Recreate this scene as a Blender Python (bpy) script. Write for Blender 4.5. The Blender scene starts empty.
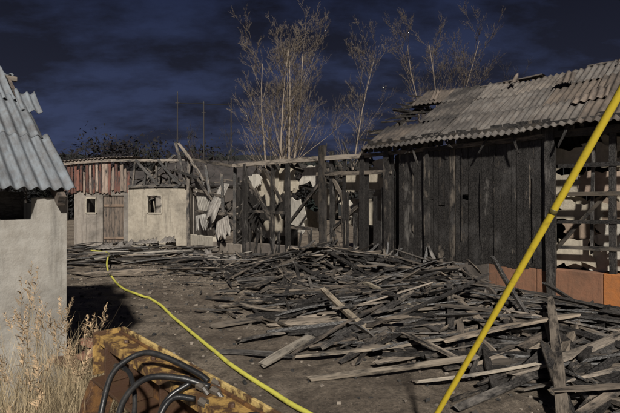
import bpy, math, random
from mathutils import Vector, noise, Matrix
R=random.Random(7)
V=Vector
scene=bpy.context.scene
scene.view_settings.view_transform='Standard'
scene.view_settings.look='None'
scene.view_settings.exposure=0

# ---------------------------------------------------------------- mesh builder
class MB:
    def __init__(s):
        s.v=[];s.f=[];s.c=[];s.uv=[]
    def face(s,idx,col,uvs):
        s.f.append(idx); s.c.append(col); s.uv.append(uvs)
    def plank(s,p0,p1,w,t,up=V((0,0,1)),col=(.1,.08,.06,.5),segs=3,jag=0.0,warp=0.0,taper=0.0):
        p0=V(p0);p1=V(p1);d=p1-p0;L=d.length
        if L<1e-5:return
        d=d/L
        side=d.cross(V(up))
        if side.length<1e-3: side=d.cross(V((1,0,0)))
        side.normalize();n=side.cross(d)
        uo=R.random()*50;vo=R.random()*50
        base=len(s.v)
        wx=R.uniform(-1,1)*warp;wz=R.uniform(-1,1)*warp
        wj=min(.09,max(.0,jag*2))
        for i in range(segs+1):
            f=i/segs
            c=p0+d*L*f+side*wx*math.sin(math.pi*f)+n*wz*math.sin(math.pi*f)
            k=1.0
            if taper and (i==0 or i==segs): k=1-taper*R.random()
            ww=w*k*(1+R.uniform(-wj,wj));tt=t*k
            for a,b in((-1,-1),(1,-1),(1,1),(-1,1)):
                o=0
                if i==0 or i==segs:o=R.uniform(-jag,jag)
                s.v.append(c+side*a*ww/2+n*b*tt/2+d*o)
        for i in range(segs):
            x0=L*i/segs+uo;x1=L*(i+1)/segs+uo
            for j in range(4):
                k=(j+1)%4
                ext=w if j%2==0 else t
                a=base+i*4
                s.face((a+j,a+k,a+4+k,a+4+j),col,((x0,vo+j),(x0,vo+j+ext),(x1,vo+j+ext),(x1,vo+j)))
        e=base+segs*4
        s.face((base+3,base+2,base+1,base),col,((uo,vo),(uo+w,vo),(uo+w,vo+t),(uo,vo+t)))
        s.face((e,e+1,e+2,e+3),col,((uo,vo),(uo+w,vo),(uo+w,vo+t),(uo,vo+t)))
    def poly(s,pts,col,U=None,Vv=None):
        b=len(s.v);pts=[V(p) for p in pts]
        s.v.extend(pts)
        if U is None:
            U=(pts[1]-pts[0]).normalized();Vv=(pts[-1]-pts[0]).normalized()
        s.face(tuple(range(b,b+len(pts))),col,tuple((p.dot(U),p.dot(Vv)) for p in pts))
    def tube(s,pts,rads,sides=5,col=(.2,.2,.2,0)):
        base=len(s.v);n=len(pts)
        acc=0
        for i,p in enumerate(pts):
            p=V(p)
            d=(V(pts[min(i+1,n-1)])-V(pts[max(i-1,0)])).normalized()
            a=d.cross(V((0.13,0.2,1)))
            if a.length<.05:a=d.cross(V((1,0,0)))
            a.normalize();b=d.cross(a)
            for j in range(sides):
                t=2*math.pi*j/sides
                s.v.append(p+(a*math.cos(t)+b*math.sin(t))*rads[i])
        for i in range(n-1):
            L=(V(pts[i+1])-V(pts[i])).length
            for j in range(sides):
                k=(j+1)%sides;o=base+i*sides
                s.face((o+j,o+k,o+sides+k,o+sides+j),col,((acc,j*.1),(acc,j*.1+.1),(acc+L,j*.1+.1),(acc+L,j*.1)))
            acc+=L
        s.face(tuple(base+sides-1-j for j in range(sides)),col,tuple((0,0) for _ in range(sides)))
        o=base+(n-1)*sides
        s.face(tuple(o+j for j in range(sides)),col,tuple((0,0) for _ in range(sides)))
    def corr(s,O,U,Vd,W,L,pitch=.177,amp=.025,bend=0,twist=0,col=(.3,.3,.3,.3),nl=5,ragged=0,per=6):
        O=V(O);U=V(U).normalized();Vd=V(Vd).normalized();N=U.cross(Vd).normalized()
        nx=max(2,int(W/pitch*per));base=len(s.v);uo=R.random()*30
        for i in range(nx+1):
            x=W*i/nx
            rg=ragged*(abs(noise.noise(V((x*3+uo,0,0))))*2+.25*abs(noise.noise(V((x*17+uo,3,0)))))
            for j in range(nl+1):
                y=(L-rg)*j/nl
                z=amp*math.sin(2*math.pi*x/pitch)+bend*(y/L)**2+twist*(x/W-.5)*(y/L)+.012*noise.noise(V((x*2+uo,y*2,0)))
                s.v.append(O+U*x+Vd*y+N*z)
        for i in range(nx):
            for j in range(nl):
                a=base+i*(nl+1)+j;b=a+nl+1
                x0=W*i/nx+uo;x1=W*(i+1)/nx+uo;y0=L*j/nl;y1=L*(j+1)/nl
                s.face((a,b,b+1,a+1),col,((x0,y0),(x1,y0),(x1,y1),(x0,y1)))
    def obj(s,name,mat,parent=None,smooth=False,solid=0,bevel=0):
        me=bpy.data.meshes.new(name)
        me.from_pydata([tuple(x) for x in s.v],[],s.f)
        ca=me.color_attributes.new('Col','FLOAT_COLOR','CORNER')
        uvl=me.uv_layers.new(name='UVMap')
        cc=[];uu=[]
        for f,c,u in zip(s.f,s.c,s.uv):
            for k in range(len(f)):
                cc.extend(c);uu.extend(u[k])
        ca.data.foreach_set('color',cc);uvl.data.foreach_set('uv',uu)
        if smooth:
            me.polygons.foreach_set('use_smooth',[True]*len(me.polygons))
        me.materials.append(mat);me.update()
        o=bpy.data.objects.new(name,me);scene.collection.objects.link(o)
        if solid:
            m=o.modifiers.new('S','SOLIDIFY');m.thickness=solid
        if bevel:
            m=o.modifiers.new('B','BEVEL');m.width=bevel;m.segments=2;m.limit_method='ANGLE'
        if parent:o.parent=parent
        return o
def empty(name):
    o=bpy.data.objects.new(name,None);scene.collection.objects.link(o);return o

# ---------------------------------------------------------------- materials
def newmat(name):
    m=bpy.data.materials.new(name);m.use_nodes=True
    nt=m.node_tree;b=nt.nodes['Principled BSDF'];return m,nt,b
def N(nt,t,**k):
    n=nt.nodes.new(t)
    for a,v in k.items():
        if a in n.inputs.keys(): n.inputs[a].default_value=v
        else: setattr(n,a,v)
    return n
def math_(nt,op,a,b=None,clamp=False):
    n=nt.nodes.new('ShaderNodeMath');n.operation=op;n.use_clamp=clamp
    for i,x in enumerate((a,b)):
        if x is None:continue
        if isinstance(x,(int,float)):n.inputs[i].default_value=x
        else:nt.links.new(x,n.inputs[i])
    return n.outputs[0]
def mix(nt,f,a,b,mode='MIX'):
    n=nt.nodes.new('ShaderNodeMix');n.data_type='RGBA';n.blend_type=mode
    for i,x in ((0,f),(6,a),(7,b)):
        if isinstance(x,(int,float)):n.inputs[i].default_value=x
        elif isinstance(x,tuple):n.inputs[i].default_value=x if len(x)==4 else (*x,1)
        else:nt.links.new(x,n.inputs[i])
    return n.outputs[2]
def maprange(nt,x,a,b,c=0,d=1):
    n=nt.nodes.new('ShaderNodeMapRange');nt.links.new(x,n.inputs[0])
    for i,v in enumerate((a,b,c,d)):n.inputs[i+1].default_value=v
    return n.outputs[0]
def noisen(nt,vec,scale,detail=5,rough=.6):
    n=nt.nodes.new('ShaderNodeTexNoise');n.inputs['Scale'].default_value=scale;n.inputs['Detail'].default_value=detail;n.inputs['Roughness'].default_value=rough
    if vec is not None:nt.links.new(vec,n.inputs['Vector'])
    return n.outputs['Fac']
def mapping(nt,vec,sc):
    n=nt.nodes.new('ShaderNodeMapping');n.inputs['Scale'].default_value=sc;nt.links.new(vec,n.inputs['Vector']);return n.outputs[0]
def bump(nt,b,h,strength=.5,dist=.01,prev=None):
    n=nt.nodes.new('ShaderNodeBump');n.inputs['Strength'].default_value=strength;n.inputs['Distance'].default_value=dist
    nt.links.new(h,n.inputs['Height'])
    if prev is not None: nt.links.new(prev,n.inputs['Normal'])
    nt.links.new(n.outputs[0],b.inputs['Normal']);return n.outputs[0]
def attr(nt):
    n=nt.nodes.new('ShaderNodeAttribute');n.attribute_name='Col';return n

def mat_wood(name,crack=1.0,rough_char=.5,ashamt=.6,lo=.50,hi=.75,ashc=(.125,.113,.104)):
    m,nt,b=newmat(name);L=nt.links
    tc=N(nt,'ShaderNodeTexCoord');at=attr(nt);uv=tc.outputs['UV'];ob=tc.outputs['Object']
    grain=noisen(nt,mapping(nt,uv,(1.2,38,1)),1.6,4,.7)
    g2=maprange(nt,grain,.25,.75,.5,1.4)
    gc=nt.nodes.new('ShaderNodeCombineColor')
    for i in range(3):L.new(g2,gc.inputs[i])
    wood=mix(nt,1.0,at.outputs['Color'],gc.outputs[0],'MULTIPLY')
    big=noisen(nt,mapping(nt,uv,(1.6,5,1)),1.3,5,.68)
    ch=math_(nt,'ADD',math_(nt,'MULTIPLY',math_(nt,'SUBTRACT',big,.5),3.4),at.outputs['Alpha'],True)
    ch=maprange(nt,ch,.2,.75)
    vor=nt.nodes.new('ShaderNodeTexVoronoi');vor.feature='DISTANCE_TO_EDGE';vor.inputs['Scale'].default_value=1
    L.new(mapping(nt,uv,(17,40,1)),vor.inputs['Vector'])
    ed=maprange(nt,vor.outputs['Distance'],0,.16)
    charc=mix(nt,ed,(.008,.0075,.007),(.034,.031,.029))
    ash=noisen(nt,mapping(nt,ob,(1,1,.55)),2.4,6,.74)
    charc=mix(nt,maprange(nt,ash,lo,hi,0,ashamt),charc,ashc)
    charc=mix(nt,.55,charc,gc.outputs[0],'MULTIPLY')
    L.new(mix(nt,ch,wood,charc),b.inputs['Base Color'])
    L.new(maprange(nt,ch,0,1,.8,rough_char),b.inputs['Roughness'])
    h=math_(nt,'MULTIPLY',ed,ch)
    n1=bump(nt,b,grain,.5,.006)
    bump(nt,b,h,.4*crack,.005,n1)
    return m
M_wood=mat_wood('charred_wood')
M_clad=mat_wood('charred_cladding_wood',.8,.46,.75,.50,.72,(.088,.083,.08))
def mat_plaster(name='sooty_plaster',amt=1.0,scale=1.2):
    m,nt,b=newmat(name);L=nt.links
    tc=N(nt,'ShaderNodeTexCoord');at=attr(nt);ob=tc.outputs['Object']
    n1=noisen(nt,ob,scale,6,.65);n2=noisen(nt,ob,9,5,.65);n3=noisen(nt,mapping(nt,ob,(6,6,.6)),1.3,4,.7)
    c=mix(nt,maprange(nt,n2,.38,.66,0,.6),at.outputs['Color'],mix(nt,.5,at.outputs['Color'],(.12,.09,.06)))
    f=math_(nt,'ADD',math_(nt,'MULTIPLY',math_(nt,'SUBTRACT',n1,.5),2.6*amt),at.outputs['Alpha'],True)
    f2=math_(nt,'MAXIMUM',f,maprange(nt,n3,.52,.8,0,.75*amt))
    c=mix(nt,f2,c,(.03,.026,.022))
    L.new(c,b.inputs['Base Color']);b.inputs['Roughness'].default_value=.9
    a=bump(nt,b,n2,.6,.015);fine=noisen(nt,ob,60,3,.6);bump(nt,b,fine,.4,.004,a)
    return m
M_plaster=mat_plaster()
def mat_roof():
    m,nt,b=newmat('weathered_corrugated_sheet');L=nt.links
    tc=N(nt,'ShaderNodeTexCoord');at=attr(nt);ob=tc.outputs['Object'];uv=tc.outputs['UV']
    n1=noisen(nt,ob,1.1,7,.7);n2=noisen(nt,ob,6,6,.7);n3=noisen(nt,mapping(nt,uv,(8,.9,1)),1.6,5,.7);n4=noisen(nt,ob,28,4,.7)
    c=mix(nt,maprange(nt,n2,.42,.66,0,.7),at.outputs['Color'],mix(nt,.6,at.outputs['Color'],(.10,.07,.05)))
    c=mix(nt,maprange(nt,n4,.58,.72,0,.35),c,(.26,.245,.22))
    c=mix(nt,maprange(nt,n3,.42,.74,0,.85),c,(.035,.03,.03))
    f=math_(nt,'ADD',math_(nt,'MULTIPLY',math_(nt,'SUBTRACT',n1,.5),3.6),at.outputs['Alpha'],True)
    c=mix(nt,f,c,(.022,.019,.018))
    L.new(c,b.inputs['Base Color']);b.inputs['Roughness'].default_value=.8
    a=bump(nt,b,n2,.4,.01);bump(nt,b,n4,.3,.004,a);return m
M_roof=mat_roof()
def mat_simple(name,rough=.7,sc=12,dirt=(.03,.025,.02),lo=.5,hi=.75,amt=.7,metal=0,bs=.3,bd=.004):
    m,nt,b=newmat(name);L=nt.links
    tc=N(nt,'ShaderNodeTexCoord');at=attr(nt);ob=tc.outputs['Object']
    n1=noisen(nt,ob,sc,6,.65);n2=noisen(nt,ob,sc*6,3,.6)
    c=mix(nt,maprange(nt,n1,lo,hi,0,amt),at.outputs['Color'],dirt)
    L.new(c,b.inputs['Base Color']);b.inputs['Metallic'].default_value=metal
    L.new(maprange(nt,n1,.3,.7,rough*.8,min(1,rough*1.3)),b.inputs['Roughness'])
    bump(nt,b,n2,bs,bd);return m
def mat_plain(name,rough=.85):
    m,nt,b=newmat(name);at=attr(nt);nt.links.new(at.outputs['Color'],b.inputs['Base Color']);b.inputs['Roughness'].default_value=rough;return m
M_bark=mat_plain('birch_bark',.8)
M_grass=mat_plain('dry_grass_straw',.8)
M_rust=mat_simple('worn_yellow_paint',.55,16,(.065,.032,.018),.42,.55,.95,0,.6,.004)
M_rubber=mat_simple('black_rubber',.38,9,(.06,.055,.05),.5,.8,.6)
M_yellow=mat_simple('yellow_paint',.35,14,(.22,.14,.02),.56,.75,.6,0,.12,.002)
M_hose=mat_simple('yellow_hose_jacket',.6,7,(.16,.14,.04),.5,.75,.6)
M_brick=mat_simple('brick',.85,10,(.06,.04,.035),.5,.75,.6,0,.6,.006)
M_stone=mat_simple('rubble_mixed',.85,12,(.02,.02,.02),.5,.75,.6,0,.6,.006)
M_tree=mat_plain('dark_foliage',.9)
def mat_ground():
    m,nt,b=newmat('muddy_gravel');L=nt.links
    tc=N(nt,'ShaderNodeTexCoord');ob=tc.outputs['Object']
    n1=noisen(nt,ob,.55,7,.7);n2=noisen(nt,ob,2.6,9,.75);n3=noisen(nt,ob,24,7,.78)
    vor=nt.nodes.new('ShaderNodeTexVoronoi');vor.inputs['Scale'].default_value=42;L.new(ob,vor.inputs['Vector'])
    c=mix(nt,maprange(nt,n1,.38,.62),(.15,.115,.085),(.36,.295,.225))
    c=mix(nt,maprange(nt,n2,.45,.62,0,.85),c,(.085,.066,.050))
    st=maprange(nt,vor.outputs['Distance'],.1,.32,1,0)
    sel=nt.nodes.new('ShaderNodeSeparateColor');L.new(vor.outputs['Color'],sel.inputs[0])
    stm=math_(nt,'MULTIPLY',st,maprange(nt,sel.outputs[0],.5,.9))
    c=mix(nt,math_(nt,'MULTIPLY',stm,.6),c,(.38,.33,.27))
    c=mix(nt,maprange(nt,n3,.47,.63,0,.75),c,(.05,.040,.032))
    L.new(c,b.inputs['Base Color'])
    L.new(maprange(nt,n2,.35,.65,.95,.55),b.inputs['Roughness'])
    a=bump(nt,b,n2,1.0,.10);a=bump(nt,b,n3,.9,.03,a);bump(nt,b,stm,.6,.012,a)
    return m
M_ground=mat_ground()

# ---------------------------------------------------------------- ground
def axis(lo,hi,st,far):
    a=[];x=lo
    while x<=hi:a.append(x);x+=st
    g=st;x=a[-1]
    while x<far:g*=1.35;x+=g;a.append(x)
    g=st;x=a[0]
    while x>-far:g*=1.35;x-=g;a.insert(0,x)
    return a
def gz(x,y):
    k=max(0,1-math.hypot(x,y-8)/40)
    return k*(.09*noise.noise(V((x*.45,y*.45,3)))+.045*noise.noise(V((x*1.9,y*1.9,7)))+.03*noise.noise(V((x*4.5,y*4.5,1))))
xs=axis(-9,8,.08,350);ys=axis(.5,17,.08,350)
gv=[(x,y,gz(x,y)) for x in xs for y in ys];ny=len(ys)
gf=[(i*ny+j,(i+1)*ny+j,(i+1)*ny+j+1,i*ny+j+1) for i in range(len(xs)-1) for j in range(ny-1)]
me=bpy.data.meshes.new('ground');me.from_pydata(gv,[],gf);me.polygons.foreach_set('use_smooth',[True]*len(me.polygons));me.materials.append(M_ground)
scene.collection.objects.link(bpy.data.objects.new('ground',me))

# ---------------------------------------------------------------- burnt barn (wall frame coordinates)
A=V((-2.1,14.4,0));DU=V((.717,-.697,0)).normalized()
DN=V((DU.y,-DU.x,0)).normalized()   # outward, toward the yard
if DN.y>0:DN=-DN
Z=V((0,0,1))
def Wp(u,v,z):return A+DU*u+DN*v+Z*z
def wcol(char=None,tone=None):
    t=R.choice([(.15,.125,.10),(.18,.15,.12),(.13,.12,.11),(.22,.185,.15),(.10,.08,.06)]) if tone is None else tone
    k=R.uniform(.75,1.2)
    return (t[0]*k,t[1]*k,t[2]*k,R.uniform(.3,1) if char is None else char)
barn=empty('burnt_barn')
UL=12.5
F=MB()
u=-.1
while u<UL:
    w=R.uniform(.7,1.1)
    c=(.2,.17,.15,.4)
    if u>7.3:c=(.25,.12,.07,.05)
    if u>8.8:c=(.44,.16,.045,-.3)
    if u>10.6:c=(.30,.14,.07,.1)
    F.plank(Wp(u,-.10,.25),Wp(min(u+w-.006,UL),-.10,.25),.70,.22,DN,c,2)
    u+=w
F.obj('foundation',M_plaster,barn,bevel=.01)
B=MB()
u=4.1
while u<9.0:
    w=R.uniform(.09,.15)
    z0=.60-R.random()*.06;z1=2.96
    if u<5.5:
        z1=2.96 if R.random()<.45 else R.uniform(1.2,2.6)
        if R.random()<.15: u+=w;continue
    elif R.random()<.05: z0=R.uniform(.8,1.3)
    if 5.55<u<5.7:
        u+=w;continue
    ch=R.uniform(.85,1.3) if R.random()<.88 else R.uniform(.45,.8);off=.007*R.random()
    if R.random()<.14 and u>5.7:
        zb=R.uniform(1.2,2.6)
        B.plank(Wp(u+w/2,off,z0),Wp(u+w/2,off+.006,zb),w-.006,.022,DN,wcol(ch),4,.03,.004)
        B.plank(Wp(u+w/2,off,zb+R.uniform(.01,.09)),Wp(u+w/2,off,z1),w-.006,.022,DN,wcol(ch),4,.03,.004)
    else:
        B.plank(Wp(u+w/2,off,z0),Wp(u+w/2+R.uniform(-.004,.004),off,z1),w-R.uniform(.002,.010),.022,DN,wcol(ch),6,.012,.004)
    if R.random()<.12:
        B.plank(Wp(u,.03,z0+R.random()*.8),Wp(u+R.uniform(-.01,.01),.03,z1-.9*R.random()),R.uniform(.02,.04),.014,DN,wcol(R.uniform(.3,1.1)),5,.04,.004,.5)
    u+=w
u=5.0
while u<12:
    w=R.uniform(.10,.17)
    if R.random()>.12 and not(9.1<u<11 and R.random()<.5):
        B.plank(Wp(u,.03,3.04),Wp(u,.03,3.32-(.15*R.random() if R.random()<.4 else 0)),w-.006,.02,DN,wcol(R.uniform(.8,1.2)),2,.015,.004)
    u+=w
u=5.7
while u<9.0:
    B.plank(Wp(u,-.14,.6),Wp(u,-.14,2.96),.21,.02,DN,wcol(1.2),3,.02,.01);u+=.2
B.obj('charred_cladding',M_clad,barn)
Fm=MB()
def fr(u0,z0,u1,z1,w=.12,t=.12,v=-.1,v1=None,char=None,jag=.03,warp=.015,tone=None):
    Fm.plank(Wp(u0,v,z0),Wp(u1,v if v1 is None else v1,z1),w,t,DN,wcol(char,tone),6,jag,warp,.25)
fr(-.6,3.10,5.0,2.98,.12,.11,.0,char=.2,tone=(.27,.23,.19))
fr(5.0,2.98,9.05,3.0,.09,.05,.04,char=.6)
fr(9.05,3.02,12.4,3.0,.13,.11,.0,char=.8)
fr(3.2,2.62,5.6,2.55,.10,.06,.03,char=.4,tone=(.24,.2,.16))
for u_,zt,w_ in((.05,3.1,.16),(1.3,2.9,.09),(2.1,3.0,.13),(3.45,3.35,.2),(3.70,3.2,.11),(4.75,3.0,.12),(5.5,3.25,.15),(6.55,3.2,.12),(9.02,3.2,.16),(9.95,3.1,.10),(10.9,3.1,.14),(11.9,3.1,.14)):
    fr(u_,.0,u_+R.uniform(-.04,.04),zt,w_,.10,.03 if w_>.115 else -.06,char=R.uniform(.7,1.1))
for a in((.1,2.6,1.2,1.5),(1.3,1.2,.5,2.3),(3.55,2.75,4.35,1.55),(2.1,1.3,3.3,2.4),(0.1,1.6,2.0,1.55),(2.1,1.15,3.4,1.1),(3.5,1.0,4.9,2.0),(.9,2.95,1.7,1.9)):
    fr(*a,.08,.06,-.04,char=R.uniform(.3,.9))
for i in range(18):
    u_=R.uniform(.1,4.1);zt=R.uniform(.6,1.3)
    fr(u_,.1,u_+R.uniform(-.25,.25),zt,R.uniform(.04,.11),.025,.05,char=R.uniform(.4,1.1),jag=.1)
for z_,c_ in ((1.0,.5),(1.45,.9),(1.95,.3),(2.45,.9)):
    fr(9.1,z_,12.3,z_+R.uniform(-.04,.04),.07,.05,-.02,char=c_)
fr(9.1,1.0,9.9,2.0,.06,.04,-.1,char=.5);fr(10,1.0,10.8,2.4,.07,.05,-.12,char=.7)
fr(9.62,.9,9.66,3.0,.05,.05,-.1,char=.6)
for i in range(14):
    u_=i*.95
    Fm.plank(Wp(u_,-6,0),Wp(u_,-6,3.0+R.uniform(-.5,.2)),.12,.12,DN,wcol(.9),4,.05,.02)
    if u_>4.6 :
        Fm.plank(Wp(u_,-.0,3.1),Wp(u_,-3.0,4.78),.07,.14,Z,wcol(.8),4,.02,.02)
        Fm.plank(Wp(u_,-6,3.1),Wp(u_,-3.0,4.78),.07,.14,Z,wcol(.8),4,.02,.02)
for i in range(8):
    u_=R.uniform(0,5);Fm.plank(Wp(u_,-.1,2.95),Wp(u_+R.uniform(-.5,.5),R.uniform(-5.9,-2),R.uniform(2.2,2.9)),.07,.13,Z,wcol(.8),4,.06,.04,.3)
for i in range(30):
    u_=R.uniform(-.2,5.4);v_=R.uniform(-4,0)
    Fm.plank(Wp(u_,v_,2.6),Wp(u_+R.uniform(-.7,.7),v_+R.uniform(-.5,.5),2.9+R.random()*.6),R.uniform(.03,.06),.04,DN,wcol(.8),3,.06,.03,.6)
for i in range(18):
    u_=4.4+R.random()*.7;v_=-R.uniform(0,3)
    Fm.plank(Wp(u_+.6,v_,3.15-v_*.57),Wp(u_-.5,v_-.1,3.25-v_*.57+R.uniform(-.2,.3)),.05,.05,Z,wcol(.8),3,.06,.03,.5)
Fm.obj('charred_frame',M_wood,barn)
Bk=MB()
u=-.1
while u<UL:
    w=.2
    Bk.plank(Wp(u,-6.1,0),Wp(u,-6.1,(R.uniform(1.5,3.1) if u<4.5 else 3.1)),w-.01,.02,DN,wcol(1.0),2,.08,.01);u+=w
for vv in [i*.2 for i in range(31)]:
    Bk.plank(Wp(UL,-vv,0),Wp(UL,-vv,3.0+1.6*(1-abs(vv-3)/3)),.19,.02,DU,wcol(1.0),2)
Bk.obj('rear_wall_boards',M_wood,barn)
Pn=MB()
def ragged(u0,z0,w,h,v,col,tilt=0.0,lean=0.0,n=34,target=None):
    c=[];ph=R.random()*50
    for i in range(n):
        t=2*math.pi*i/n
        r=1/max(abs(math.cos(t)),abs(math.sin(t)))
        r*=.85+.4*noise.noise(V((math.cos(t)*1.6+ph,math.sin(t)*1.6,0)))+.25*noise.noise(V((math.cos(t)*6+ph,math.sin(t)*6,0)))+R.uniform(-.04,.04)
        x=math.cos(t)*w/2*r;z=math.sin(t)*h/2*r
        xx=x*math.cos(tilt)-z*math.sin(tilt);zz=x*math.sin(tilt)+z*math.cos(tilt)
        c.append(Wp(u0+w/2+xx,v+lean*zz,z0+h/2+zz))
    (target or Pn).poly(c,col,DU,Z)
cream=(.54,.48,.38);white=(.60,.56,.49);pink=(.50,.38,.30)
for a in((.2,1.8,1.2,1.2,-.3,-.1,.1,cream),(1.1,2.1,1.0,.95,-.35,.15,.0,cream),(1.4,1.0,.9,1.0,-.5,-.3,.2,white),(2.25,2.3,1.1,.7,-.25,.1,0,white),
         (2.4,1.3,1.0,1.0,-.7,.2,0,cream),(3.9,2.1,1.4,.55,-.22,.0,.15,cream),(3.9,1.2,1.4,.8,-.5,-.1,0,cream),(4.9,2.55,.7,.35,-.2,.1,0,white),
         (.2,.7,1.2,.7,-.6,.4,.2,cream),(5.0,1.0,.6,.7,-.3,0,0,cream),(.1,2.3,.5,.6,-.15,.5,0,white)):
    ragged(a[0],a[1],a[2],a[3],a[4],(*a[7],R.uniform(-.25,.05)),a[5],a[6])
for row,z_ in enumerate((.60,1.0,1.42,1.9,2.38)):
    for k in range(2):
        uu=8.95+k*.2
        while uu<12.3:
            w_=R.uniform(.45,.8)
            if R.random()<.8:
                ragged(uu-.05,z_+R.uniform(-.04,.05),w_+.12,R.uniform(.4,.58),-.16-.03*row-.14*k-R.uniform(0,.1),(*R.choice([cream,white,pink,cream,(.32,.24,.18)]),R.uniform(-.3,.1)),R.uniform(-.12,.12),R.uniform(-.05,.1))
            uu+=w_
for i in range(22):
    u_=R.uniform(-.3,5);v_=R.uniform(-5.9,-1.0)
    ragged(u_,R.uniform(.8,2.4),R.uniform(.6,1.4),R.uniform(.4,.9),v_,(*R.choice([cream,white]),R.uniform(-.1,.3)),R.uniform(-.5,.5),R.uniform(-.6,.6))
Pn.obj('lining_remains',M_plaster,barn,solid=.02)
Rf=MB()
rise=1.78;run=3.0
sd=(-DN*run+Z*rise).normalized()
eave=lambda u,d:Wp(u,.3,3.13)+sd*d
rows=[(0,1.35),(1.28,1.35),(2.56,1.1)]
def sag(u,d):return -.12*math.sin(u*.9+.6)*math.sin(d*.85)-.05*abs(math.sin(u*2.3))-.07*noise.noise(V((u*1.3,d*1.5,0)))
PT=.13
u=4.9
while u<12.4:
    wS=R.choice([.78,.91,.91,1.04])
    for ri,(d0,l) in enumerate(rows):
        if ri==0 and R.random()<.2 : l*=R.uniform(.85,.95)
        if u<5.4 and ri==1 : continue
        col=R.choice([(.155,.138,.122),(.14,.127,.115),(.175,.152,.13),(.145,.115,.09)])
        a_=R.uniform(.05,.42)+(.4 if u<6.3 else 0)
        Rf.corr(eave(u+R.uniform(-.02,.02),d0+(R.uniform(-.04,.05)))+Z*(.004*ri+max(0,R.uniform(-.04,.012))+sag(u,d0)),DU+Z*(sag(u+wS,d0)-sag(u,d0)),sd+DU*R.uniform(-.02,.02),wS+.06,l,PT,.022,R.uniform(-.02,.02),R.uniform(-.04,.04),(*col,a_),6,ragged=(.32 if (R.random()<.5 and ri==2) else .03))
    u+=wS
for (uu,d0,b_) in((5.2,2.9,.25),(7.3,3.1,.12),(8.6,2.3,.12),(10.2,2.6,.16),(9.2,.9,.08),(9.6,3.1,.25)):
    Rf.corr(eave(uu,d0)+Z*.04,DU+sd*R.uniform(-.2,.3),sd+Z*.08,R.uniform(.3,.7),.45,PT,.022,b_*.6,.1,(.19,.15,.12,.25),5,ragged=.5)
sd2=(DN*run+Z*rise).normalized()
u=5.0
while u<12.4:
    Rf.corr(Wp(u+.93,-6.3,3.0),-DU,sd2,.95,3.75,.15,.026,0,0,(.22,.19,.17,.3),6);u+=.93
Rf.obj('corrugated_roof',M_roof,barn,smooth=True,solid=.006)
rc=MB()
u=5.2
while u<12.3:
    if R.random()<.6:rc.plank(Wp(u,-3.0,4.94),Wp(u+.9,-3.0,4.94+R.uniform(-.04,.04)),.26,.03,Z,(.20,.175,.155,.35),3,.04,.01)
    u+=.93
rc.obj('ridge_cap',M_roof,barn)
eb=MB();eb.plank(Wp(5.0,.12,3.2),Wp(12.4,.12,3.2),.05,.09,Z,wcol(.9),12,.02,.02)
for i in range(10):
    u_=R.uniform(6,12);eb.plank(Wp(u_,.18,3.15),Wp(u_+R.uniform(-.3,.3),.2,2.95-R.random()*.3),.04,.02,DN,wcol(.9),3,.04,.02,.5)
eb.obj('eave_beam',M_wood,barn)

# ---------------------------------------------------------------- linked outbuilding on the left
ob=empty('burnt_outbuilding')
Wl=MB()
def box(mb,x0,x1,y0,y1,z0,z1,col):
    mb.plank(V((x0,(y0+y1)/2,(z0+z1)/2)),V((x1,(y0+y1)/2,(z0+z1)/2)),abs(y1-y0),z1-z0,Z,col,1)
wc=(.36,.32,.26,.03);wc2=(.27,.24,.21,.15)
box(Wl,-9.45,-8.95,18,18.25,0,2.45,wc2)
box(Wl,-8.95,-8.55,18,18.25,0,1.5,wc2);box(Wl,-8.95,-8.55,18,18.25,2.1,2.45,wc2)
box(Wl,-8.55,-8.3,18,18.25,0,2.45,wc2)
box(Wl,-8.3,-7.45,18,18.25,2.2,2.45,wc2)
box(Wl,-7.45,-7.25,17.95,18.25,0,2.55,(.22,.2,.18,.2))
box(Wl,-7.25,-6.45,17.9,18.2,0,2.5,wc)
box(Wl,-6.45,-5.9,17.9,18.2,0,1.5,wc);box(Wl,-6.45,-5.9,17.9,18.2,2.2,2.5,wc)
box(Wl,-5.9,-4.9,17.9,18.2,0,2.5,wc)
box(Wl,-4.9,-4.74,17.85,18.2,0,2.6,(.22,.19,.16,.2))
box(Wl,-9.45,-9.2,18.25,22,0,2.45,wc2);box(Wl,-9.45,-4.7,22,22.2,0,2.2,wc2);box(Wl,-4.9,-4.7,18.2,22,0,2.2,wc2)
P1=V((-4.7,17.9,0));P2=V((-2.15,14.6,0));dd=(P2-P1).normalized();nn=V((dd.y,-dd.x,0))
if nn.y>0:nn=-nn
Wl.plank(P1+Z*.33,P1+dd*2.1+Z*.33,.66,.2,nn,(.46,.42,.35,-.25),3)
Wl.plank(P1+dd*2.1+Z*.25,P2+Z*.25,.5,.2,nn,(.30,.26,.22,.1),3)
Wl.obj('plaster_walls',M_plaster,ob,bevel=.015)
Ow=MB()
RED=(.17,.07,.05)
x=-9.75
while x<-7.15:
    k=R.uniform(.6,1.2);pale=R.random()<.42
    c=(.30*k,.23*k,.185*k,.2) if pale else (RED[0]*k,RED[1]*k,RED[2]*k,.3)
    t=(x+9.75)/2.6
    top=3.42+.16*t-(R.uniform(0,.5) if (R.random()<.25 or x>-7.7) else 0)
    Ow.plank((x,17.93,2.40-.14*R.random()),(x+R.uniform(-.03,.03),17.93,top),R.uniform(.08,.12),.025,V((0,-1,0)),c,3,.05,.008);x+=.125
x=-8.28
while x<-7.47:
    Ow.plank((x+.05,18.08,.05),(x+.05,18.08,2.18),.1,.03,V((0,-1,0)),(.15,.115,.09,.3),3,.005);x+=.108
for z_ in(.5,1.8):Ow.plank((-8.28,18.045,z_),(-7.48,18.045,z_),.1,.025,V((0,-1,0)),(.2,.14,.1,.2),2)
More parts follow.
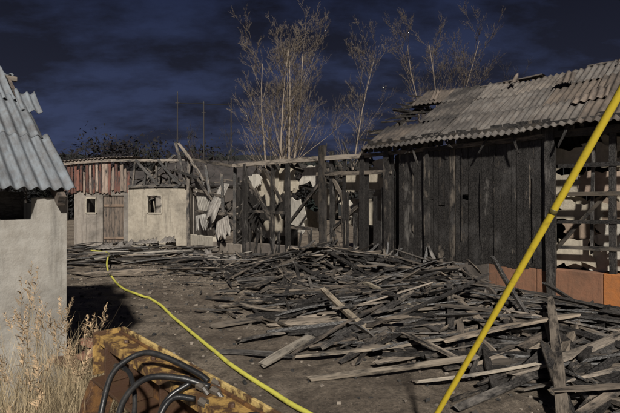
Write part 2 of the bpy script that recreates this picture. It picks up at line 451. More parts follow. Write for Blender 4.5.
for (a,b_,c_,d_,yy) in((-8.95,-8.55,1.5,2.1,17.98),(-6.45,-5.9,1.5,2.2,17.88)):
    for q in(((a,yy,c_),(b_,yy,c_)),((a,yy,d_),(b_,yy,d_)),((a,yy-.003,c_),(a,yy-.003,d_)),((b_,yy-.003,c_),(b_,yy-.003,d_))):
        Ow.plank(q[0],q[1],.05,.05,V((0,-1,0)),(.36,.32,.26,.2),2,.01,.01)
Ow.plank((-6.2,17.98,1.5),(-6.25,17.98,1.95),.04,.04,V((0,-1,0)),(.3,.26,.2,.4),2,.03)
Ow.plank((-6.45,17.98,2.0),(-6.1,17.98,2.2),.05,.04,V((0,-1,0)),(.3,.26,.2,.4),2,.03)
Ow.plank((-9.95,17.85,3.44),(-7.9,17.85,3.60),.12,.05,V((0,-1,0)),(.27,.22,.18,.35),5,.04,.03)
Ow.plank((-7.9,17.83,3.58),(-4.75,17.85,3.60),.09,.06,V((0,-1,0)),(.28,.24,.2,.4),4,.04,.06)
Ow.plank((-7.2,17.85,2.56),(-4.7,17.85,2.58),.10,.1,V((0,-1,0)),(.2,.17,.14,.6),4,.02,.02)
for x in(-7.05,-6.6,-6.1,-5.55,-5.2,-4.8):
    Ow.plank((x,17.9,2.5),(x+R.uniform(-.2,.2),17.9,3.62-R.random()*.3),.07,.07,V((0,-1,0)),wcol(.7),4,.03,.01)
for q in(((-6.9,17.8,3.6),(-6.0,17.8,2.6)),((-6.0,17.8,3.6),(-5.1,17.8,2.6)),((-7.0,18.4,2.6),(-5.6,18.6,3.9)),((-5.4,17.8,3.2),(-3.6,17.0,2.6)),
         ((-5.15,17.6,4.25),(-4.0,17.0,2.7)),((-5.3,17.7,4.3),(-4.9,17.7,2.6)),((-4.75,17.6,3.7),(-4.75,17.6,.0)),((-4.6,17.5,3.6),(-2.3,15.2,3.1)),((-4.3,17.2,2.8),(-2.6,15.2,1.0)),
         ((-3.9,16.8,3.3),(-3.2,16.0,.3)),((-3.1,15.8,2.9),(-3.0,15.7,.2)),((-2.5,15.0,3.1),(-2.5,15.0,.1)),((-4.4,17.3,1.6),(-2.4,14.9,1.5)),((-4.4,17.3,2.4),(-3.0,15.7,2.1))):
    Ow.plank(q[0],q[1],.10,.08,V((0,-1,0)),wcol(R.uniform(.35,.9)),5,.05,.04,.2)
for i in range(54):
    a=V((R.uniform(-7.9,-3.2),R.uniform(18.3,21.5),R.uniform(2.2,3.0)));b_=a+V((R.uniform(-1.2,1.2),R.uniform(-1,1),R.uniform(-.3,.9)))
    Ow.plank(a,b_,R.uniform(.03,.1),.05,Z,wcol(R.uniform(.3,1)),3,.05,.03,.4)
for i in range(44):
    t=R.random()*4;a=P1+dd*t+nn*R.uniform(-1.8,.2)+Z*R.uniform(.1,2);b_=a+V((R.uniform(-.8,.8),R.uniform(-.6,.6),R.uniform(-1,1)))
    if b_.z>.05:Ow.plank(a,b_,R.uniform(.04,.10),.04,nn,wcol(R.uniform(.3,1.1)),3,.05,.03,.4)
for i in range(28):
    p=P1+dd*(i*.16)-nn*2.0
    Ow.plank(p,p+Z*R.uniform(2.0,3.0),.15,.03,nn,wcol(1.1),2,.1)
Ow.obj('boards_and_beams',M_wood,ob)
Or=MB()
Or.corr((-9.95,17.75,3.54),V((1,0,.085)),V((0,1,.10)),2.1,4.2,.15,.025,0,0,(.22,.18,.15,.2),5,ragged=.2)
Or.corr((-7.9,18.1,3.74),V((1,0,.05)),V((0,1,.05)),.8,2.0,.15,.025,-.15,.2,(.22,.18,.15,.2),5,ragged=.9)
Or.corr((-7.0,18.3,3.62),V((1,0,-.05)),V((0.1,1,.05)),1.3,1.4,.15,.025,.1,.1,(.30,.26,.22,.2),5,ragged=.9)
for (o,U_,V_,w,l,c_) in(((-4.5,17.6,2.5),dd*1+Z*-.25,V((.25,-.3,-1)),1.1,1.4,(.55,.52,.46,-.4)),((-3.6,16.8,1.9),dd*1+Z*-.4,V((-.2,-.3,-1)),.9,1.0,(.52,.49,.44,-.3)),
    ((-4.4,17.3,1.4),dd+Z*.1,V((.2,-.5,-1)),.9,.7,(.5,.48,.44,-.3)),((-3.2,16.3,2.6),dd+Z*-.1,V((-.5,-.2,-1)),.6,1.5,(.45,.42,.38,.0)),((-3.3,15.9,1.2),dd+Z*.3,V((.1,-.6,-.6)),.9,.9,(.5,.46,.41,-.2)),
    ((-4.7,18.2,3.0),dd*1+Z*-.3,V((.1,.5,-.9)),1.2,1.0,(.42,.4,.38,.1))):
    Or.corr(o,U_,V_,w,l,.15,.006,R.uniform(-.1,.15),.15,c_,4,ragged=.45)
Or.obj('collapsed_roof_sheets',M_roof,ob,smooth=True,solid=.007)

# ---------------------------------------------------------------- near shed
shed=empty('corrugated_roof_shed')
E=V((.707,.707,0));UPd=V((-.707,.707,0));P0=V((-2.1,4.0,0));FN=V((.707,-.707,0))
S=MB()
q=lambda s_,b_,z_:P0-E*s_+UPd*b_+Z*z_
def wallseg(s0,s1,z0,z1,col,b0=.1,b1=.28):
    pts=[q(s0,b0,z0),q(s1,b0,z0),q(s1,b1,z0),q(s0,b1,z0)];t=[p+Z*(z1-z0) for p in pts]
    for f in((pts[0],pts[1],t[1],t[0]),(pts[1],pts[2],t[2],t[1]),(pts[2],pts[3],t[3],t[2]),(pts[3],pts[0],t[0],t[3]),(t[0],t[1],t[2],t[3])):
        S.poly(f,col,E,Z)
zb0=-.1
wcs=(.37,.35,.315,-.05)
prof=[(.03,zb0),(2.6,zb0),(2.6,1.6),(.27,1.6),(.265,1.79),(.03,1.79)]
S.poly([q(a,.1,z) for a,z in prof],wcs,E,Z)
S.poly([q(a,.28,z) for a,z in reversed(prof)],wcs,E,Z)
for i in range(6):
    (a,z),(a2,z2)=prof[i],prof[(i+1)%6]
    S.poly([q(a,.1,z),q(a,.28,z),q(a2,.28,z2),q(a2,.1,z2)],wcs,UPd,Z)
for s0,s1,b0,b1,z1 in((.03,.2,.283,2.2,1.75),(2.4,2.6,.283,2.2,1.75),(.03,2.6,4.2,4.38,1.75),(.03,.2,2.203,4.19,1.75)):
    wallseg(s0,s1,-.1,z1,(.4,.4,.38,-.1),b0,b1)
S.obj('rendered_wall',M_plaster,shed)
S2=MB()
S2.plank(q(.28,.5,1.7),q(2.6,.5,1.7),.3,.03,FN,wcol(.9),4)  # added dark board: its colour gives the shade in the under-eave opening
for s_ in(.1,.6,1.1,1.6,2.1,2.55):
    S2.plank(q(s_,-.0,1.76),q(s_,2.15,3.26),.06,.1,Z,(.14,.11,.09,.4),3)
    S2.plank(q(s_,4.3,1.76),q(s_,2.15,3.26),.06,.1,Z,(.14,.11,.09,.4),3)
for b_ in(.15,.8,1.5,2.1):
    S2.plank(q(-.0,b_,1.80+b_*.7),q(2.6,b_,1.80+b_*.7),.06,.05,Z,(.2,.17,.14,.2),3)
S2.obj('rafters_battens_shade_board',M_wood,shed)
S3=MB()
slope=(UPd*2.13+Z*1.5).normalized();FL=math.hypot(2.13,1.5)
def srf(s0,w,d0,l,rag=0,lift=0,bend=0):
    O=q(s0+w,0,1.87)+slope*d0+Z*lift
    S3.corr(O,E,slope,w,l,.095,.018,bend,0,(.20,.225,.25,-.2+R.uniform(0,.2)),10,ragged=rag,per=8)
srf(-.02,.62,0,1.0)
srf(.05,.55,.93,.9,.0,.012)
srf(.16,.5,1.7,FL-1.68,.1,.024)
srf(.60,.95,0,1.35,0,.006);srf(.60,.95,1.28,FL-1.26,.1,.018)
srf(1.55,1.1,0,FL,0,.0)
srf(-.05,.2,1.45,.45,.2,.03,.04)
S3.corr(q(0,4.5,1.8),-E,(-UPd*2.25+Z*1.55),2.65,2.75,.095,.018,0,0,(.25,.28,.31,0),4,per=6)
S3.obj('corrugated_roof',M_roof,shed,smooth=True,solid=.006)

# ---------------------------------------------------------------- charred plank pile
def fall(a,b,x):
    t=max(0,min(1,(x-a)/(b-a)));return t*t*(3-2*t)
def heap(p):
    r=V((p.x-A.x,p.y-A.y,0));u=r.dot(DU);v=r.dot(DN)
    front=2.6+1.9*fall(4.5,8.5,u)+.35*math.sin(u*1.7)
    if v<0 or v>front:return 0
    base=.46*(1-fall(.2,front,v))*(.5+.5*fall(1.5,6,u))
    gap=fall(7.4,8.4,u)*(1-fall(1.0,2.2,v))
    hump=.34*math.exp(-((u-3.9)**2)/1.4-((v-.9)**2)/.8)+.24*math.exp(-((u-7.6)**2)/3.4-((v-3.0)**2)/1.3)
    return (base+hump+.04)*(1-gap*.98)+.001
D_=MB()
wood_t=[(.135,.108,.085),(.17,.138,.108),(.215,.175,.135),(.135,.12,.105),(.26,.215,.17),(.085,.07,.056)]
def scatter(n,ur,vr,ang,sd_,lr,layer=(.3,1.0),charr=(.1,1.0),ws=1.0):
    for i in range(n):
        u=R.uniform(*ur);v=R.uniform(*vr)
        c=Wp(u,v,0);hh=heap(c)
        if hh<.01 and R.random()<.9:continue
        if u>7.9 and v<1.6 and R.random()<.95:continue
        th=math.radians(ang+R.gauss(0,sd_)) if R.random()<.8 else R.uniform(0,math.pi)
        d=V((math.cos(th),math.sin(th),0))
        L=R.uniform(*lr)
        if R.random()<.12:L*=1.5
        a=c-d*L/2;b=c+d*L/2
        if u>7.9:
            bad=[p for p in(a,b) if (p-A).dot(DN)<.9]
            if bad and R.random()<.9:continue
        lay=layer[0]+(layer[1]-layer[0])*(i/n)
        za=heap(a)*lay+R.uniform(0,.07);zb=heap(b)*lay+R.uniform(0,.07)
        zc=hh*lay
        m=max(0,zc-(za+zb)/2)*.8
        za+=m;zb+=m
        if R.random()<.10:
            if R.random()<.5:za+=R.uniform(.05,.22)
            else:zb+=R.uniform(.05,.22)
        for p in(a,b):
            vv=(p-A).dot(DN)
            if vv<.1:p+=DN*(.1-vv)
        a.z=max(.02,gz(a.x,a.y)+.02+za);b.z=max(.02,gz(b.x,b.y)+.02+zb)
        k=R.random()
        if k<.66:w,t=R.uniform(.05,.105),R.uniform(.015,.03)
        elif k<.94:w,t=R.uniform(.03,.055),R.uniform(.025,.045)
        else:w,t=R.uniform(.07,.10),R.uniform(.05,.07)
        up=V((R.gauss(0,.4),R.gauss(0,.4),1))
        D_.plank(a,b,w*ws,t,up,wcol(R.uniform(*charr),R.choice(wood_t)),6,R.uniform(.01,.07),R.uniform(.0,.05),.5)
scatter(440,(0,11.5),(.1,2.8),-32,30,(.4,1.6),(.1,.8),(.4,1.2))
scatter(560,(5.0,11.5),(.5,4.6),-8,36,(.6,2.0),(.3,1.0),(.3,1.25))
scatter(190,(1.5,7),(.3,3.4),-45,28,(.5,1.7),(.6,1.0),(.3,1.2))
scatter(230,(6.0,11.5),(1.6,4.6),12,30,(.7,2.2),(.8,1.15),(.2,1.25))
scatter(150,(2.0,11),(.2,3.2),-40,30,(.6,2.0),(1.0,1.12),(.2,1.2))
scatter(620,(1,11.5),(.2,4.7),0,90,(.12,.55),(.6,1.15),(.2,1.2),.7)
def hp(x0,y0,z0,x1,y1,z1,w=.11,t=.035,ch=.3,tone=None):
    D_.plank((x0,y0,z0),(x1,y1,z1),w,t,V((R.gauss(0,.2),R.gauss(0,.2),1)),wcol(ch,tone),7,.04,.03,.3)
hp(1.45,4.9,.25,3.2,5.4,.42,.09,.035,.3,(.26,.21,.16))
hp(1.9,4.3,.12,3.6,5.0,.35,.11,.03,.4,(.22,.185,.15))
hp(2.4,4.6,.32,2.1,3.6,.03,.09,.025,.55)
hp(1.0,4.2,.08,2.2,4.35,.2,.08,.03,.2,(.28,.24,.19))
hp(-.15,5.0,.06,1.5,5.1,.22,.08,.03,.3,(.27,.225,.175))
hp(.0,4.35,.05,1.7,4.6,.18,.06,.03,.3,(.27,.225,.175))
hp(-.5,4.75,.05,.02,5.7,.08,.10,.025,.25,(.32,.28,.23))
hp(-.9,5.6,.04,-.35,5.9,.06,.12,.03,.7)
hp(-1.4,6.3,.04,-.7,6.7,.06,.12,.03,.3)
hp(-1.1,5.2,.04,-.2,5.0,.05,.08,.025,.5)
hp(-.8,6.8,.05,-.1,6.0,.07,.08,.025,.3);hp(-1.9,7.4,.05,-1.1,7.2,.07,.1,.03,.6);hp(-1.2,7.7,.06,-.3,7.1,.08,.09,.03,.3)
hp(.2,6.9,.45,1.0,5.0,.08,.08,.05,.2,(.28,.23,.17))
hp(.9,7.4,.48,1.7,5.6,.25,.08,.04,.2,(.27,.23,.17))
hp(2.4,5.9,1.05,2.75,5.6,.30,.05,.04,.9)
for i in range(30):
    u=R.uniform(2.6,7.8);b=Wp(u+R.uniform(-.7,.7),.09,R.uniform(.4,.95));a=Wp(u,R.uniform(.3,1.1),.2)
    D_.plank(a,b,R.uniform(.03,.08),.025,V((0,-1,1)),wcol(R.uniform(.5,1.2)),4,.05,.03,.5)
for i in range(330):
    x=R.uniform(-9,-1.0);y=R.uniform(10.8,17.6)
    if (V((x,y,0))-P1).dot(nn)<.15 and x>-4.7:continue
    if x>-2.0 and (V((x,y,0))-A).dot(DN)<.2:continue
    if y<13 and R.random()<.8:continue
    th=R.gauss(0,.5);L=R.uniform(.4,1.9);d=V((math.cos(th),math.sin(th),0))*L/2
    z=R.uniform(.02,.30)*(.4+.6*(y-10)/7)
    D_.plank(V((x,y,z))-d+Z*R.uniform(-.02,.1),V((x,y,z))+d+Z*R.uniform(-.02,.16),R.uniform(.05,.16),.03,V((R.gauss(0,.3),R.gauss(0,.3),1)),wcol(R.uniform(.2,1.1),R.choice(wood_t+[(.33,.30,.26)])),3,.05,.04,.4)
D_.obj('charred_plank_pile',M_wood)

Sh=MB()
for (x,y,z,w,l,r_) in((-7.6,15.6,.25,1.3,.9,.2),(-5.6,14.6,.2,1.2,.7,-.3),(-3.8,13.6,.2,.9,.8,.4),(-6.6,16.9,.35,1.5,.8,.1),(-2.8,12.8,.15,.7,.6,.2)):
    U_=V((math.cos(r_),math.sin(r_),R.uniform(-.1,.1)));V_=V((-math.sin(r_),math.cos(r_),.12))
    Sh.corr((x,y,z),U_,V_,w,l,.15,.014,.1,.15,(.26,.24,.22,.3),4,ragged=.6)
Sh.obj('fallen_roof_sheets',M_roof,None,smooth=True,solid=.007)

# rubble chips
C=MB()
def chip(x,y,z,s,col):
    b=len(C.v);pts=[]
    for i in range(8):
        pts.append(V((((i&1)*2-1)*s*R.uniform(.4,1),((i>>1&1)*2-1)*s*R.uniform(.4,1),((i>>2&1)*2-1)*s*R.uniform(.25,.6))))
    ro=Matrix.Rotation(R.random()*6,3,'Z')@Matrix.Rotation(R.gauss(0,.4),3,'X')
    C.v.extend([ro@p+V((x,y,z)) for p in pts])
    for f in((0,2,3,1),(4,5,7,6),(0,1,5,4),(2,6,7,3),(0,4,6,2),(1,3,7,5)):
        C.face(tuple(b+k for k in f),col,((0,0),(1,0),(1,1),(0,1)))
for i in range(17000):
    x=R.uniform(-6,6);y=R.uniform(2.2,14)
    p=V((x,y,0));r=p-A
    if r.dot(DN)<.1:continue
    hh=heap(p)
    near=1 if hh>0 else math.exp(-max(0,r.dot(DN)-3.5)/1.0)
    if R.random()>near*.8+.2:continue
    s=R.choice([.005,.006,.008,.012,.018,.026])*R.uniform(.6,1.3)
    col=R.choice([(.02,.02,.02,0),(.03,.028,.027,0),(.05,.045,.04,0),(.16,.135,.11,0),(.12,.095,.075,0),(.2,.17,.14,0),(.26,.22,.18,0)])
    chip(x,y,gz(x,y)+s*.2+(hh*.25*R.random()),s,col)
for i in range(90):
    x=R.uniform(-5,3);y=R.uniform(5.5,13);p=V((x,y,0))
    if (p-A).dot(DN)<.3:continue
    s=R.uniform(.025,.055);chip(x,y,gz(x,y)+s*.1,s,R.choice([(.05,.045,.04,0),(.12,.1,.08,0),(.18,.15,.12,0)]))
C.obj('scattered_rubble',M_stone)
H=MB()
nu,nv=110,52
for i in range(nu+1):
    for j in range(nv+1):
        u=-.3+12.3*i/nu;v=.02+5.0*j/nv;p=Wp(u,v,0)
        hh=heap(p)
        h=hh*.6*(1+.5*noise.noise(p*3.1))+.05*noise.noise(p*9)-.03
        if hh<.04:h=-.15
        p.z=h;H.v.append(p)
for i in range(nu):
    for j in range(nv):
        a=i*(nv+1)+j
        H.face((a,a+1,a+nv+2,a+nv+1),(.045,.038,.032,0),((0,0),(0,1),(1,1),(1,0)))
H.obj('ash_heap',M_stone)

# ---------------------------------------------------------------- hoses, pole
def curve_pts(pts,n=12):
    pts=[V(p) for p in pts];out=[]
    P=[pts[0]*2-pts[1]]+pts+[pts[-1]*2-pts[-2]]
    for i in range(1,len(P)-2):
        for k in range(n):
            t=k/n;a,b,c,d=P[i-1:i+3]
            out.append(.5*((2*b)+(c-a)*t+(2*a-5*b+4*c-d)*t*t+(3*b-a-3*c+d)*t**3))
    out.append(pts[-1]);return out
Hs=MB()
hpx=[(-7.6,15.6),(-6.55,14.6),(-5.6,12.4),(-4.75,10.8),(-3.85,9.3),(-2.8,8.1),(-2.1,6.9),(-1.40,5.7),(-.80,4.72),(-.38,4.15),(-.06,3.7),(.3,3.2),(.6,2.6),(.7,1.5)]
cp=curve_pts([(x,y,.03) for x,y in hpx],10)
zz=[gz(p.x,p.y) for p in cp]
for i,p in enumerate(cp):
    lo=max(0,i-6);hi=min(len(cp),i+7);p.z=max(sum(zz[lo:hi])/(hi-lo)+.03,zz[i]+.016)+(.22*fall(11.5,13.5,p.y))
Hs.tube(cp,[.022]*len(cp),10,(.56,.53,.09,0))
Hs.obj('fire_hose',M_hose,smooth=True)
pole=empty('yellow_support_pole')
Pm=MB()
pa=V((.80,3.27,.0));pb=V((1.455,2.1,2.25));dr=(pb-pa).normalized()
pts=[pa+dr*(3.6*i/16)+V((0,0,-.012*math.sin(math.pi*min(1,i/12)))) for i in range(17)]
Pm.tube(pts,[.0185]*17,16,(.66,.50,.04,0));Pm.obj('tube',M_yellow,pole,smooth=True)
Pj=MB()
for f in(.3,1.97,3.45):
    c=pa+dr*f-Z*.009
    Pj.tube([c-dr*.014,c-dr*.011,c+dr*.011,c+dr*.014],[.0185,.0205,.0205,.0185],16,(.12,.10,.03,0))
Pj.tube([pa-dr*.01,pa+dr*.02,pa+dr*.05],[.03,.032,.024],12,(.03,.03,.03,0))
Pj.obj('clamp_rings',M_rubber,pole,smooth=True)

# ---------------------------------------------------------------- foreground steel machine beam with hydraulic hoses
mc=empty('loader_attachment')
q0=V((-1.07,2.5,0));e=V((.71,-.704,0)).normalized();s_=V((-.704,-.71,0)).normalized()
def L_(a,b,z):return q0+e*a+s_*b+Z*(z-.045*a*min(1,max(0,(z-.3)/.4)))
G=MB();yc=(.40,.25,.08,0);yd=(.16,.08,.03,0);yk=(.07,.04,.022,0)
Lb=2.2
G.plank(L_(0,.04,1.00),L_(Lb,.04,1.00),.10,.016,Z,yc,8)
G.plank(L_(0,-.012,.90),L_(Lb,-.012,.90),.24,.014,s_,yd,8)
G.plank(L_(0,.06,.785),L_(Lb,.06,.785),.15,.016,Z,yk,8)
G.plank(L_(.0,.093,.985),L_(Lb,.093,.985),.05,.010,s_,yc,8)
G.plank(L_(-.015,.05,.80),L_(-.015,.05,1.03),.15,.018,e,yc,2)
G.plank(L_(-.03,.30,.10),L_(-.03,.06,.74),.14,.06,e,yd,2);G.plank(L_(.9,.30,.02),L_(.9,.06,.75),.12,.06,e,yd,2);G.plank(L_(1.9,.3,.02),L_(1.9,.06,.7),.12,.06,e,yd,2)
G.plank(L_(-.1,.32,.04),L_(2.1,.32,.04),.12,.08,Z,yd,3)
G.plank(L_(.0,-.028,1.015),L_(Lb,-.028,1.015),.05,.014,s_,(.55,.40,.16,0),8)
for a in(.12,.42,.72,1.05,1.4):
    G.plank(L_(a,.055,.795),L_(a,.055,.98),.12,.012,e,yk,1)
    c=L_(a+.08,.035,1.008);G.tube([c,c+Z*.016],[.014,.014],6,(.10,.06,.04,0))
G.obj('steel_channel_beam',M_rust,mc,bevel=.003)
Hh=MB()
def hose(pts,r=.0135):
    c=curve_pts([(x,y,z) for x,y,z in pts],10);Hh.tube(c,[r]*len(c),10,(.014,.014,.015,0))
hose([(-.42,1.86,.985),(-.47,1.88,1.01),(-.62,1.93,1.06),(-.73,1.95,1.07),(-.83,1.92,1.01),(-.86,1.88,.90),(-.85,1.82,.75),(-.8,1.8,.4)],.0125)
hose([(-.40,1.80,.985),(-.52,1.80,1.02),(-.65,1.80,1.02),(-.73,1.78,.95),(-.75,1.75,.84),(-.74,1.7,.6)],.0125)
hose([(-.48,1.80,1.0),(-.55,1.76,.96),(-.575,1.72,.9),(-.56,1.68,.8),(-.55,1.66,.5)],.0115)
hose([(-.44,1.72,.97),(-.51,1.70,.985),(-.545,1.66,.95),(-.55,1.62,.87),(-.5,1.6,.6)],.0115)
hose([(-.90,2.1,.95),(-.86,2.0,1.0),(-.76,1.9,1.0),(-.70,1.8,.92),(-.68,1.7,.8),(-.66,1.65,.5)],.010)
hose([(-.18,1.5,.86),(-.25,1.52,.94),(-.2,1.54,.99),(-.1,1.45,.985),(-.08,1.35,.9)],.012)
Hh.obj('hydraulic_hoses',M_rubber,mc,smooth=True)
Hf=MB()
for c in((-.40,1.86,.985),(-.39,1.79,.98),(-.45,1.80,.995),(-.42,1.72,.965)):
    c=V(c);Hf.tube([c,c+V((.03,-.016,-.008))],[.0155,.0155],6,(.10,.085,.07,0))
    Hf.tube([c+V((.028,-.015,-.008)),c+V((.05,-.026,-.03))],[.011,.011],8,(.06,.05,.04,0))
Hf.obj('hose_fittings',M_rubber,mc)

# ---------------------------------------------------------------- bricks
Bz=MB()
for i in range(40):
    x=R.gauss(-2.08,.13);y=R.gauss(4.3,.22);z=.04+R.random()*.42*math.exp(-((x+2.08)**2)/.03)
    th=R.random()*3;d=V((math.cos(th),math.sin(th),R.gauss(0,.15)))*.11
    Bz.plank(V((x,y,z))-d,V((x,y,z))+d,.105,.06,V((R.gauss(0,.3),R.gauss(0,.3),1)),(R.uniform(.15,.22),R.uniform(.08,.11),.06,0),2,.006)
Bz.obj('brick_rubble',M_brick)

# ---------------------------------------------------------------- dry grass
Gr=MB()
def blade(x,y,h,w,lean,col,head=False):
    z0=gz(x,y)-.02;th=R.random()*6.28;dx,dy=math.cos(th)*lean,math.sin(th)*lean
    b=len(Gr.v);n=6;pv=[]
    ph=R.random()*6.28;sx,sy=math.cos(ph)*w,math.sin(ph)*w
    for i in range(n+1):
        t=i/n;c=V((x+dx*t*t,y+dy*t*t,z0+h*(t-.25*lean*t*t)));pv.append(c)
        ww=(1-t*.8)
        Gr.v.append(c+V((sx,sy,0))*ww);Gr.v.append(c-V((sx,sy,0))*ww)
    for i in range(n):
        a=b+2*i;Gr.face((a,a+1,a+3,a+2),col,((0,0),(1,0),(1,1),(0,1)))
    if head:
        for k in range(34):
            t=k/34;p=pv[-1]*(1-t*.9)+pv[-2]*t*.9
            d=V((R.gauss(0,1),R.gauss(0,1),R.uniform(.3,1.6))).normalized()*R.uniform(.02,.055)*(.4+t)
            bb=len(Gr.v);Gr.v.extend([p,p+d*.5+V((.003,.0,.002)),p+d,p+d*.5-V((.003,0,.002))])
            Gr.face((bb,bb+1,bb+2,bb+3),(col[0]*1.1,col[1],col[2],0),((0,0),(1,0),(1,1),(0,1)))
def gc():
    k=R.uniform(.4,1.1);return (.46*k,.36*k,.22*k,0)
for i in range(3200):
    D=R.uniform(2.2,3.9);k=-R.uniform(.47,.74)
    if R.random()<.4:k=-R.uniform(.41,.52)
    x=k*D;y=D
    if (V((x,y,0))-P0).dot(UPd)>-.03:continue
    blade(x,y,R.uniform(.25,.85)*(1 if k<-.5 else .85),R.uniform(.0015,.0035),R.uniform(.05,.5),gc())
for i in range(150):
    D=R.uniform(2.3,3.3);k=-R.uniform(.48,.70);blade(k*D,D,R.uniform(.75,1.2),.0024,R.uniform(.05,.35),gc(),R.random()<.4)
for (x,y,h) in((-1.62,2.55,1.5),(-1.55,2.5,1.25),(-1.72,2.7,1.35),(-1.45,2.6,1.0),(-1.68,2.5,1.15),(-1.3,2.7,.95),(-1.5,2.6,1.4),(-1.6,2.5,1.48)):
    blade(x,y,h,.0035,.12,gc(),True)
Gr.obj('dry_grass',M_grass)

# ---------------------------------------------------------------- trees
def tree(name,x,y,h,r0,stems,seed,spread=.32,col=(.34,.30,.26,0),depth=4,bl=1.0,an0=(.35,.75)):
    rr=random.Random(seed);T=MB()
    def grow(p,d,L,r,lev):
        n=7 if lev<1 else (5 if lev<2 else 3)
        pts=[p];rad=[r];q_=p.copy();dd_=d.copy()
        for i in range(n):
            dd_=(dd_+V((rr.gauss(0,.06),rr.gauss(0,.06),rr.gauss(.02,.05)+(.06 if lev else 0)))).normalized()
            q_=q_+dd_*L/n;pts.append(q_.copy());rad.append(r*(1-(i+1)/n*(.82 if lev<depth else .9)))
        kk=1 if lev<1 else (.85 if lev<2 else .65)
        T.tube(pts,rad,7 if lev==0 else(4 if lev<2 else 3),(col[0]*kk,col[1]*kk*.92,col[2]*kk*.85,0))
        if lev>=depth:return
        nb=(13,7,6,5,3)[min(lev,4)]
        for k in range(nb):
            t=rr.uniform(.15,1.0) if lev else .22+.78*(k+rr.random())/nb
            f=t*n;i=min(n-1,int(f));pp=pts[i].lerp(pts[i+1],f-i)
            base=(pts[i+1]-pts[i]).normalized()
            az=rr.random()*6.283;a1=V((math.cos(az),math.sin(az),0))
            a1=(a1-base*a1.dot(base)).normalized()
            an=rr.uniform(*an0)
            nd=(base*math.cos(an)+a1*math.sin(an)+V((0,0,.08))).normalized()
            grow(pp,nd,L*rr.uniform(.28,.48)*(1-.45*t if lev==0 else 1)*bl,max(.0075,rad[i]*rr.uniform(.3,.5)),lev+1)
    for k in range(stems):
        az=rr.random()*1.2+k*6.28/stems;sp=spread*rr.uniform(.3,1) if stems>1 else .03
        grow(V((x+math.cos(az)*.2,y+math.sin(az)*.2,-.1)),V((math.cos(az)*sp,math.sin(az)*sp,1)).normalized(),h*rr.uniform(.85,1),r0*rr.uniform(.7,1),0)
    return T.obj(name,M_bark,smooth=True)
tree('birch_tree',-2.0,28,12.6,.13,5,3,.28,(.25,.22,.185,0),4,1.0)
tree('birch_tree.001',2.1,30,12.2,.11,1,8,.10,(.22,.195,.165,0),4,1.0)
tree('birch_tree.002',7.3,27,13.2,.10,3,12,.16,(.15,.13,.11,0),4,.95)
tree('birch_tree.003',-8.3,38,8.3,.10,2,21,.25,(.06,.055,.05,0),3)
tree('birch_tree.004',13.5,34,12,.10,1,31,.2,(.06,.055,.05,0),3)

# treeline
Tl=MB()
rt=random.Random(5)
def conifer(x,y,h,r):
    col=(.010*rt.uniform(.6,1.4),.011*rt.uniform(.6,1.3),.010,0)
    Tl.tube([(x,y,0),(x,y,h*.95)],[.18,.03],4,(.02,.016,.013,0))
    lay=15
    for k in range(lay):
        t=k/lay;z=h*(.12+.86*t);rr_=r*(1-t)**.8*rt.uniform(.8,1.15)
        nb=12
        for j in range(nb):
            a=6.283*(j+rt.random()*.7)/nb;l=rr_*rt.uniform(.5,1.15)
            ca,sa=math.cos(a),math.sin(a);wd=l*.2
            p=V((x,y,z+h*.05));tip=V((x+ca*l,y+sa*l,z-h*.05*rt.uniform(.3,1.4)))
            m=p.lerp(tip,.6);sv=V((-sa,ca,0))*wd
            Tl.poly([p,m+sv-Z*.15,tip,m-sv-Z*.15],col,V((1,0,0)),Z)
def leafy(x,y,h,r):
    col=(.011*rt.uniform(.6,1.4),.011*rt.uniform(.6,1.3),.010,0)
    Tl.tube([(x,y,0),(x,y,h*.7)],[.2,.08],4,(.02,.016,.013,0))
    cl=[(rt.gauss(0,.38)*r,rt.gauss(0,.38)*r,h*(.5+.3*rt.random())) for _ in range(10)]
    for k in range(520):
        c=rt.choice(cl);q_=r*.42
        p=V((x+c[0]+rt.gauss(0,.45)*q_,y+c[1]+rt.gauss(0,.45)*q_,c[2]+rt.gauss(0,.45)*q_))
        s=rt.uniform(.10,.24)
        Tl.poly([p+V((rt.gauss(0,s),rt.gauss(0,s),rt.gauss(0,s))) for _ in range(3)],col,V((1,0,0)),Z)
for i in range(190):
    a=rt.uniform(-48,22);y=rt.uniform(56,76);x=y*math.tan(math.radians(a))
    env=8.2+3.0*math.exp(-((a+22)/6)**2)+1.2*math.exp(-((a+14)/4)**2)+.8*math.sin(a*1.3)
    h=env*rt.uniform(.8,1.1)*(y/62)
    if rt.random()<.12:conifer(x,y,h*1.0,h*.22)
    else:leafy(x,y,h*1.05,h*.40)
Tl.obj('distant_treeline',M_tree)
Hl=MB()
n=60
for i in range(n+1):
    a=math.radians(-62+124*i/n)
    h=14+4*noise.noise(V((i*.13,0,0)))
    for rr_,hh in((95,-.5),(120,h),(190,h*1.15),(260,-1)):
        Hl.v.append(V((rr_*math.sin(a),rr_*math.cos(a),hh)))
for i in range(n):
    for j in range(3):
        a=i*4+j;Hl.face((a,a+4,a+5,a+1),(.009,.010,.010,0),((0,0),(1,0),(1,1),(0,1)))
Hl.obj('hills',M_tree,smooth=True)
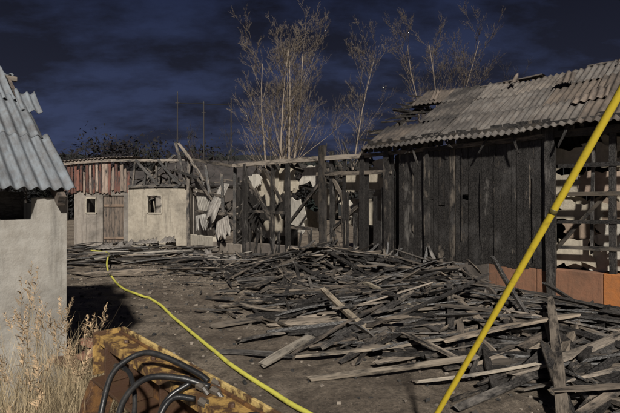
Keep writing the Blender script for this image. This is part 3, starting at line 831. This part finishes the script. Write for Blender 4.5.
def house(name,x,y,w,d,h,rf,col):
    o=empty(name);m=MB();m.plank((x,y+d/2,h/2),(x+w,y+d/2,h/2),d,h,Z,col,1);m.obj('walls',M_plaster,o)
    m=MB();a=(x-.3,y-.3,h-.1);b=(x+w+.3,y-.3,h-.1);c=(x+w+.3,y+d/2,h+rf);dd2=(x-.3,y+d/2,h+rf);e2=(x+w+.3,y+d+.3,h-.1);f2=(x-.3,y+d+.3,h-.1)
    m.poly((a,b,c,dd2),(.05,.045,.045,.5));m.poly((dd2,c,e2,f2),(.05,.045,.045,.5));m.obj('roof',M_roof,o,solid=.1)
    m=MB()
    for k in range(3):
        xx=x+w*(k+.5)/3;m.plank((xx-.4,y-.03,h*.55),(xx+.4,y-.03,h*.55),.9,.05,V((0,-1,0)),(.02,.02,.025,0),1)
    m.obj('windows',M_rubber,o)
house('farm_house',-12.5,36,9,6,3.6,2.2,(.07,.06,.055,.3))
house('farm_house.001',-22,44,7,6,3.2,2.4,(.09,.05,.04,.3))
for k,(x,y,z) in enumerate(((-12.1,41,12.2),(-9.7,41,11.3),(-7.2,41,11.6))):
    o=empty('utility_pole' if k==0 else 'utility_pole.%03d'%k)
    m=MB();m.tube([(x,y,0),(x,y,z)],[.09,.045],8,(.035,.03,.028,0));m.obj('post',M_bark,o)
    m=MB();m.plank((x-.18,y,z-.9),(x+.18,y,z-.9),.06,.06,Z,(.035,.03,.028,0),1)
    m.tube([(x,y,z-.02),(x,y,z+.14)],[.05,.03],6,(.05,.05,.05,0))
    m.obj('bracket',M_bark,o)
m=MB()
pts=[]
for i in range(25):
    x=-12.1+4.9*i/24;z=11.3-.06*math.sin(math.pi*((i%12)/12))-(.0 if i<12 else .1);pts.append((x,41,z))
m.tube(pts,[.035]*25,4,(.01,.01,.01,0))
m.obj('power_line',M_tree)

# ---------------------------------------------------------------- light
EL=math.radians(36);AZ=math.radians(8)
sun=bpy.data.lights.new('sun','SUN');sun.energy=5.0;sun.angle=math.radians(3);sun.color=(1,.95,.87)
so=bpy.data.objects.new('sun',sun);scene.collection.objects.link(so)
dirv=V((math.sin(AZ)*math.cos(EL),-math.cos(AZ)*math.cos(EL),math.sin(EL)))
so.rotation_euler=dirv.to_track_quat('Z','Y').to_euler()
w=bpy.data.worlds.new('World');scene.world=w;w.use_nodes=True;nt=w.node_tree;L=nt.links
bg=nt.nodes['Background']
tc=nt.nodes.new('ShaderNodeTexCoord');sp=nt.nodes.new('ShaderNodeSeparateXYZ');L.new(tc.outputs['Generated'],sp.inputs[0])
den=math_(nt,'ADD',math_(nt,'MAXIMUM',sp.outputs[2],0),.28)
cx=math_(nt,'DIVIDE',sp.outputs[0],den);cy=math_(nt,'DIVIDE',sp.outputs[1],den)
cb=nt.nodes.new('ShaderNodeCombineXYZ');L.new(cx,cb.inputs[0]);L.new(cy,cb.inputs[1])
n1=noisen(nt,mapping(nt,cb.outputs[0],(1.2,1.9,1)),1.35,9,.62)
n2=noisen(nt,mapping(nt,cb.outputs[0],(.7,1.0,1)),.8,3,.5)
blue=mix(nt,maprange(nt,sp.outputs[2],.08,.48),(.044,.058,.120),(.011,.016,.042))
cl=mix(nt,maprange(nt,sp.outputs[2],.08,.48),(.021,.024,.042),(.005,.0058,.012))
f=maprange(nt,math_(nt,'ADD',math_(nt,'MULTIPLY',n1,.75),math_(nt,'MULTIPLY',n2,.25)),.42,.55)
col=mix(nt,f,blue,cl)
sky=nt.nodes.new('ShaderNodeTexSky');sky.sky_type='NISHITA';sky.sun_disc=False;sky.sun_elevation=math.radians(-4);sky.sun_rotation=math.radians(180)
col=mix(nt,.02,col,sky.outputs[0],'ADD')
L.new(col,bg.inputs[0]);bg.inputs[1].default_value=1.0

cam=bpy.data.cameras.new('camera');cam.lens=26.1;cam.sensor_width=36;cam.clip_end=1000;cam.clip_start=.05
co=bpy.data.objects.new('camera',cam);scene.collection.objects.link(co);co.location=(0,0,1.7);co.rotation_euler=(math.radians(90.2),0,0)
scene.camera=co
